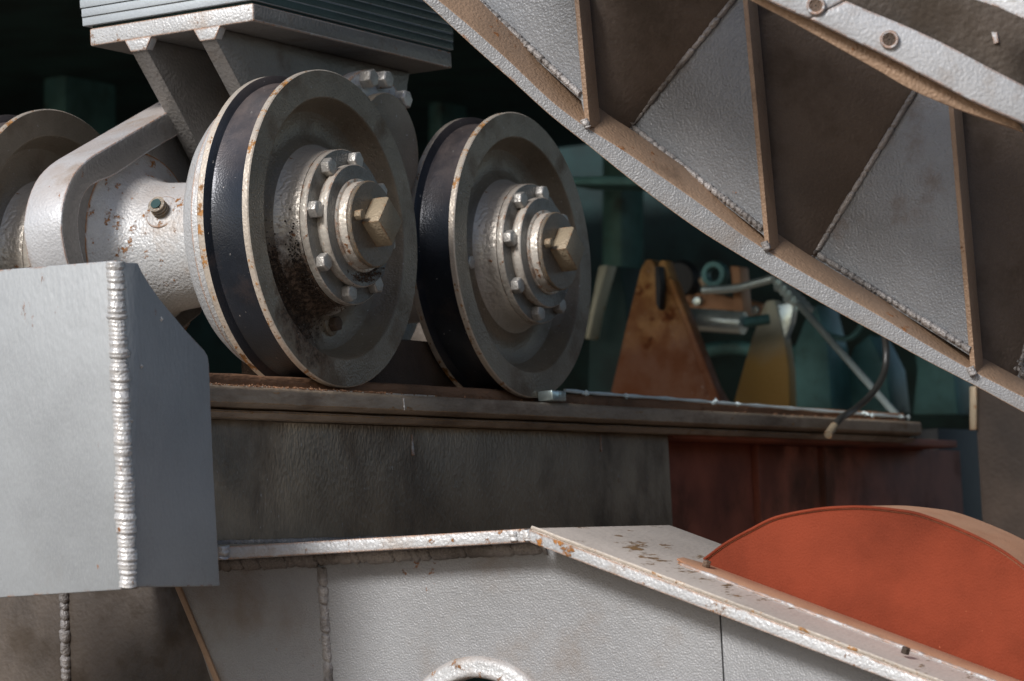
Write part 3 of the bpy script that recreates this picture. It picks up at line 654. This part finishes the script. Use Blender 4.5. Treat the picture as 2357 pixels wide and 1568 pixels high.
# white / grey marks left by tack welds
for px, py, x in ((1450, 283, -.186), (2347, 846, .03), (1868, 578, -.066)):
    q = at(px, py, X, x); lumps('tack_weld', [q+Vector((0, rng.gauss(0, .003), rng.gauss(0, .004))) for _ in range(14)], (.002, .0045), 'weldgrey', rgx)

# bolted clamp ring
cr = thing('clamp_ring', 'bright silver bolted clamp ring curving across the top right corner', 'ring', (-.3, -1.0, .2))
def XC(px): return -.60+(px-1740)/475*.12
ct = spline([(700, -800), (1000, -560), (1340, -335), (1640, -160), (1790, -80), (1944, 0), (2088, 61), (2180, 104), (2266, 150), (2357, 197), (2460, 254)], 5)
cbm = spline([(670, -730), (970, -490), (1300, -262), (1600, -90), (1766, 0), (1860, 42), (1944, 83), (2028, 123), (2111, 166), (2249, 238), (2357, 286), (2460, 345)], 5)[:len(ct)]
lip = spline([(630, -735), (930, -492), (1260, -262), (1560, -90), (1722, -2), (1830, 55), (1944, 119), (2020, 162), (2100, 208), (2200, 250), (2357, 306), (2460, 362)], 5)[:len(ct)]
def clamp(name, i0, i1, xo, th, top, bot, mat):
    secs = []
    for i in range(i0, i1):
        a = at(*top[i], X, XC(top[i][0])+xo); b = at(*bot[i], X, XC(bot[i][0])+xo)
        secs.append([a, a+Vector((th, .004, 0)), b+Vector((th, .004, 0)), b])
    return loft(name, secs, mat, cr, .0015, smooth=50)
# segment split at about px 1950
isp = min(range(len(ct)), key=lambda i: abs(ct[i][0]-1958))
clamp('clamp_segment', 0, isp+1, -.012, .016, ct, cbm, 'silver')
ctb = list(ct); cbb = list(cbm); ctb[isp] = (ctb[isp][0]+3, ctb[isp][1]+1.4); cbb[isp] = (cbb[isp][0]+3, cbb[isp][1]+1.6)
clamp('clamp_segment', isp, len(ct), -.012, .016, ctb, cbb, 'silver')
clamp('ring_lip', 0, len(ct), .006, .05, [(a[0]-14, a[1]-12) for a in cbm], lip, 'brownedge')
up = [(a[0]+60, a[1]-460) for a in ct]
clamp('inner_ring', 0, len(ct), .010, .03, up, [(a[0]-4, a[1]+10) for a in ct], 'darkbrown')
for px, py in ((1878, 14), (2047, 92)):
    q = at(px, py, X, XC(px)-.012)
    bo = lathe('countersunk_bolt', [(.0125, .003), (.0122, -.0012), (.0108, -.0030), (.0085, -.0028), (.0078, -.0016), (.006, -.0014), (.0055, -.0012), (.0045, -.0010), (.001, -.0010)], ['silver', 'grease'], cr, q+Vector((-.0015, 0, 0)), 32, axis='X', cap1=False, mi=[0, 0, 0, 0, 1, 1, 1, 1])  # inner segments darkened to paint the shade of the recess
    L_ = q-wloc(cr); RM = Matrix.Translation(L_) @ Matrix.Rotation(R_(21), 4, 'Z') @ Matrix.Translation(-L_)
    bo.data.transform(RM)
q = at(2291, 88, X, XC(2291)+.008)
mk('paint_fleck', [q+Vector((-.001, y, z)) for y, z in ((.004, .008), (-.003, .007), (-.004, -.006), (.002, -.007))]+[q+Vector((.004, y, z)) for y, z in ((.004, .008), (-.003, .007), (-.004, -.006), (.002, -.007))], [(0, 1, 2, 3), (7, 6, 5, 4), (0, 1, 5, 4), (1, 2, 6, 5), (2, 3, 7, 6), (3, 0, 4, 7)], 'silver', cr)
ur = thing('upper_ring', 'edge of a second silver ring in the extreme top right corner', 'ring', (-.3, -1.2, .3))
P = [at(2240, -2, X, -.58), at(2300, 18, X, -.57), at(2357, 44, X, -.56), at(2420, 76, X, -.55), at(2420, -60, X, -.55), at(2200, -60, X, -.58)]
prism('ring_plate', P, (.03, 0, 0), 'silver', ur, .0015)

# ------------------------------------------------------------------ background machinery
def pyl(name, label, pts, x, depth, mat, split=None, group='tapered pylons behind the rail'):
    t = thing(name, label, 'pylon', at((pts[0][0]+pts[-1][0])/2, 930, X, x), group)
    prism('pylon_body', [at(*p, X, x) for p in pts], (depth, 0, 0), mat, t, .006)
    return t
p1 = pyl('pylon', 'largest orange rust stained pylon, between the right wheel and the pipes', [(1396, 940), (1420, 840), (1438, 760), (1458, 680), (1474, 618), (1486, 598), (1499, 597), (1506, 612), (1514, 612), (1520, 598), (1532, 600), (1545, 650), (1562, 712), (1592, 790), (1625, 860), (1672, 940)], 3.0, .05, 'orange')
prism('face_rib', [at(1506, 612, X, 2.96), at(1516, 612, X, 2.96), at(1521, 660, X, 2.96), at(1517, 715, X, 2.96), at(1509, 700, X, 2.96)], (.035, 0, 0), 'navy', p1, .003)
prism('brace', [at(1536, 640, X, 2.95), at(1548, 645, X, 2.95), at(1662, 935, X, 2.95), at(1640, 935, X, 2.95)], (.045, 0, 0), 'orange', p1, .004)
p2 = pyl('pylon', 'smaller pylon with pale top and yellowed foot right of the orange one', [(1684, 940), (1706, 860), (1726, 790), (1750, 722), (1762, 692), (1782, 690), (1796, 740), (1806, 790), (1815, 850), (1818, 940)], 3.3, .05, 'palepylon')
p3 = pyl('pylon', 'dark pylon with a painted-in lit edge close behind the right wheel', [(1350, 935), (1356, 780), (1362, 690), (1380, 615), (1425, 612), (1440, 690), (1446, 800), (1440, 935)], 3.6, .2, 'dark')
prism('lit_edge', [at(1345, 780, X, 3.5), at(1378, 612, X, 3.5), at(1398, 610, X, 3.5), at(1368, 720, X, 3.5), at(1356, 780, X, 3.5)], (.06, 0, 0), 'palepylon', p3, .004)  # pale face stands in for light on the pylon edge
for lab, pts, x in (('dark teal pylon just right of the pale topped one', [(1822, 945), (1828, 800), (1850, 740), (1880, 700), (1905, 800), (1915, 945)], 3.8),
                 ('teal pylon crossed by the slanting steel rod', [(1930, 950), (1945, 850), (1965, 800), (2000, 770), (2040, 850), (2052, 950)], 4.0),
                 ('rightmost teal pylon below the ring girder', [(2100, 955), (2110, 850), (2100, 780), (2190, 800), (2205, 955)], 4.0)):
    pyl('pylon', lab, pts, x, .15, 'teal')
cmb = thing('cross_beam', 'blurred tan cross beam behind the orange pylon', 'beam', at(1650, 760, X, 3.4))
prism('beam_body', [at(1535, 668, X, 3.4), at(1640, 676, X, 3.4), at(1755, 700, X, 3.4), at(1755, 752, X, 3.4), at(1640, 740, X, 3.4), at(1535, 730, X, 3.4)], (.12, 0, 0), 'tan', cmb, .006)
up_ = thing('beam_upright', 'short tan upright standing across the blurred cross beam', 'post', at(1700, 745, X, 3.3))
prism('post_body', [at(1680, 612, X, 3.3), at(1702, 614, X, 3.3), at(1712, 745, X, 3.3), at(1692, 745, X, 3.3)], (.06, 0, 0), 'tan', up_, .004)
cy = thing('hydraulic_cylinder', 'short bright cylinder lying in front of the tan cross beam', 'cylinder', at(1640, 740, X, 3.15))
tube('cylinder_barrel', [at(1566, 733, X, 3.15), at(1712, 744, X, 3.15)], .030, 'chrome', cy, 24, smooth=30)
tube('cylinder_rod', [at(1695, 745, X, 3.15), at(1770, 735, X, 3.2)], .014, 'teal', cy, 16)
pp = thing('steel_pipe', 'slim bright pipe rising to the ring girder above the cross beam', 'pipe', at(1700, 660, X, 3.25))
tube('pipe_run', [at(1618, 668, X, 3.25), at(1690, 664, X, 3.25), at(1740, 652, X, 3.25), at(1800, 636, X, 3.25)], .011, 'chrome', pp, 14, res=4)
gg = thing('gauge_ring', 'round valve ring of bright steel on the pipe', 'valve', at(1645, 640, X, 3.3))
lathe('ring_body', [(.020, -.015), (.033, -.015), (.036, 0), (.033, .015), (.020, .015), (.018, 0), (.020, -.015)], 'teal', gg, at(1646, 632, X, 3.3), 32, axis='X', cap0=False, cap1=False)
tube('valve_stem', [at(1618, 640, X, 3.3), at(1630, 668, X, 3.3)], .014, 'ochre', gg, 10)
kn = thing('round_knob', 'dark round knob behind the top of the orange pylon', 'knob', at(1570, 650, X, 3.4))
lathe('knob_disc', [(.001, -.03), (.045, -.028), (.055, 0), (.045, .03)], 'navy', kn, at(1570, 645, X, 3.4), 32, axis='X', cap0=False)
tube('knob_stem', [at(1577, 660, X, 3.4), at(1588, 700, X, 3.4)], .018, 'tan', kn, 10)
ft = thing('pipe_fittings', 'cluster of small bright pipe fittings below the ring girder edge', 'fittings', at(1815, 700, X, 3.1))
for i, (px, py, r) in enumerate(((1796, 650, .012), (1806, 664, .016), (1818, 676, .014), (1828, 690, .017), (1840, 698, .013), (1850, 706, .010))):
    a = at(px, py, X, 3.1); tube('fitting', [a+Vector((-.02, .01, .008)), a+Vector((.02, -.012, -.008))], r, 'chrome', ft, 8)
prism('sleeve', [at(1788, 700, X, 3.12), at(1828, 696, X, 3.12), at(1822, 740, X, 3.12), at(1806, 782, X, 3.12), at(1796, 740, X, 3.12)], (.03, 0, 0), 'chrome', ft, .004)
rd = thing('slanting_rod', 'straight bright rod slanting down to the end of the rail', 'rod', at(2062, 955, X, 2.5))
tube('rod_body', [at(1838, 700, X, 3.0), at(2064, 957, X, 2.5)], .0085, 'chrome', rd, 14)
hs = thing('black_hose', 'thin black hose bent down over the end of the rail', 'hose', at(1920, 975, Y, -.03))
tube('hose_body', [at(2036, 770, Y, -.03), at(2040, 815, Y, -.03), at(2034, 860, Y, -.03), at(2008, 905, Y, -.03), at(1968, 942, Y, -.03), at(1936, 962, Y, -.045), at(1918, 984, Y, -.045)], .0075, 'rubber', hs, 12, res=6)
tube('hose_end', [at(1920, 981, Y, -.045), at(1906, 1001, Y, -.045)], .009, 'ochre', hs, 12)
# upright dark post at the upper left, low bar at the right, blocks behind the wheels
po = thing('upright_post', 'blurred dark grey upright post at the upper left', 'post', at(125, 800, X, 4.5))
prism('post_body', [at(98, -60, X, 4.5), at(150, -60, X, 4.5), at(152, 900, X, 4.5), at(100, 900, X, 4.5)], (.3, 0, 0), 'teal', po, .01)
hb = thing('horizontal_bar', 'dim horizontal bar in the dark behind the right wheel', 'bar', at(1400, 415, X, 3.5))
prism('bar_body', [at(1290, 408, X, 3.5), at(1640, 398, X, 3.5), at(1640, 430, X, 3.5), at(1290, 424, X, 3.5)], (.2, 0, 0), 'teal', hb, .006)
bk = thing('rear_block', 'dim blocks behind the rail between the two wheels', 'block', at(960, 880, X, 1.6))
prism('block_body', [at(850, 800, X, 1.6), at(1060, 812, X, 1.6), at(1100, 905, X, 1.6), at(850, 900, X, 1.6)], (.2, 0, 0), 'navy', bk, .006)
prism('block_top', [at(880, 742, X, 1.7), at(990, 742, X, 1.7), at(1010, 800, X, 1.7), at(880, 800, X, 1.7)], (.2, 0, 0), 'darkbrown', bk, .006)

for lab, x0, x1, y0, y1, xx in (('dim teal upright far behind the gap between the two wheels', 985, 1015, 120, 420, 6.0), ('dim teal upright far behind the right wheel', 1385, 1430, 330, 640, 6.4),
                            ('narrow dim upright behind the slanting beam at the upper left', 255, 275, -40, 330, 6.2)):
    t_ = thing('far_upright', lab, 'post', at((x0+x1)/2, y1, X, xx)); 
    prism('post_body', [at(x0, y0, X, xx), at(x1, y0, X, xx), at(x1, y1, X, xx), at(x0, y1, X, xx)], (.2, 0, 0), 'teal', t_, .01)

gl = [(1645, 926), (1352, 905), (1440, 912), (1700, 931), (1992, 954), (2010, 955), (2072, 959), (2090, 960)]  # small pale lumps painted in as sparkles along the rail
for px, py in gl:
    q = at(px, py, Y, .008); lumps('glint_bead', [q+Vector((random.gauss(0, .006), 0, random.gauss(0, .0015))) for _ in range(7)], (.003, .0055), 'glint', hw, px)
for lab, pts, rr_, xx in (('dim thick pipe passing behind the pale topped pylon', [(1560, 820), (1680, 800), (1800, 812), (1930, 790)], .02, 3.9),
                     ('thin loose cable hanging in the dark under the ring girder', [(1858, 705), (1890, 760), (1950, 780), (1985, 745), (1990, 700)], .008, 3.6),
                     ('upright thin tube beside the right wheel edge', [(1452, 640), (1450, 760), (1446, 900)], .010, 4.2)):
    t_ = thing('background_pipe', lab, 'pipe', at(*pts[0], X, xx)); tube('pipe_run', [at(*p, X, xx) for p in pts], rr_, 'teal', t_, 14, res=5)
for i_, (px, py) in enumerate(((1575, 690), (1610, 694), (1740, 715))):
    hexa('bolt', at(px, py, X, 3.4), .014, .02, 'chrome', cmb, d=(-1, 0, 0))
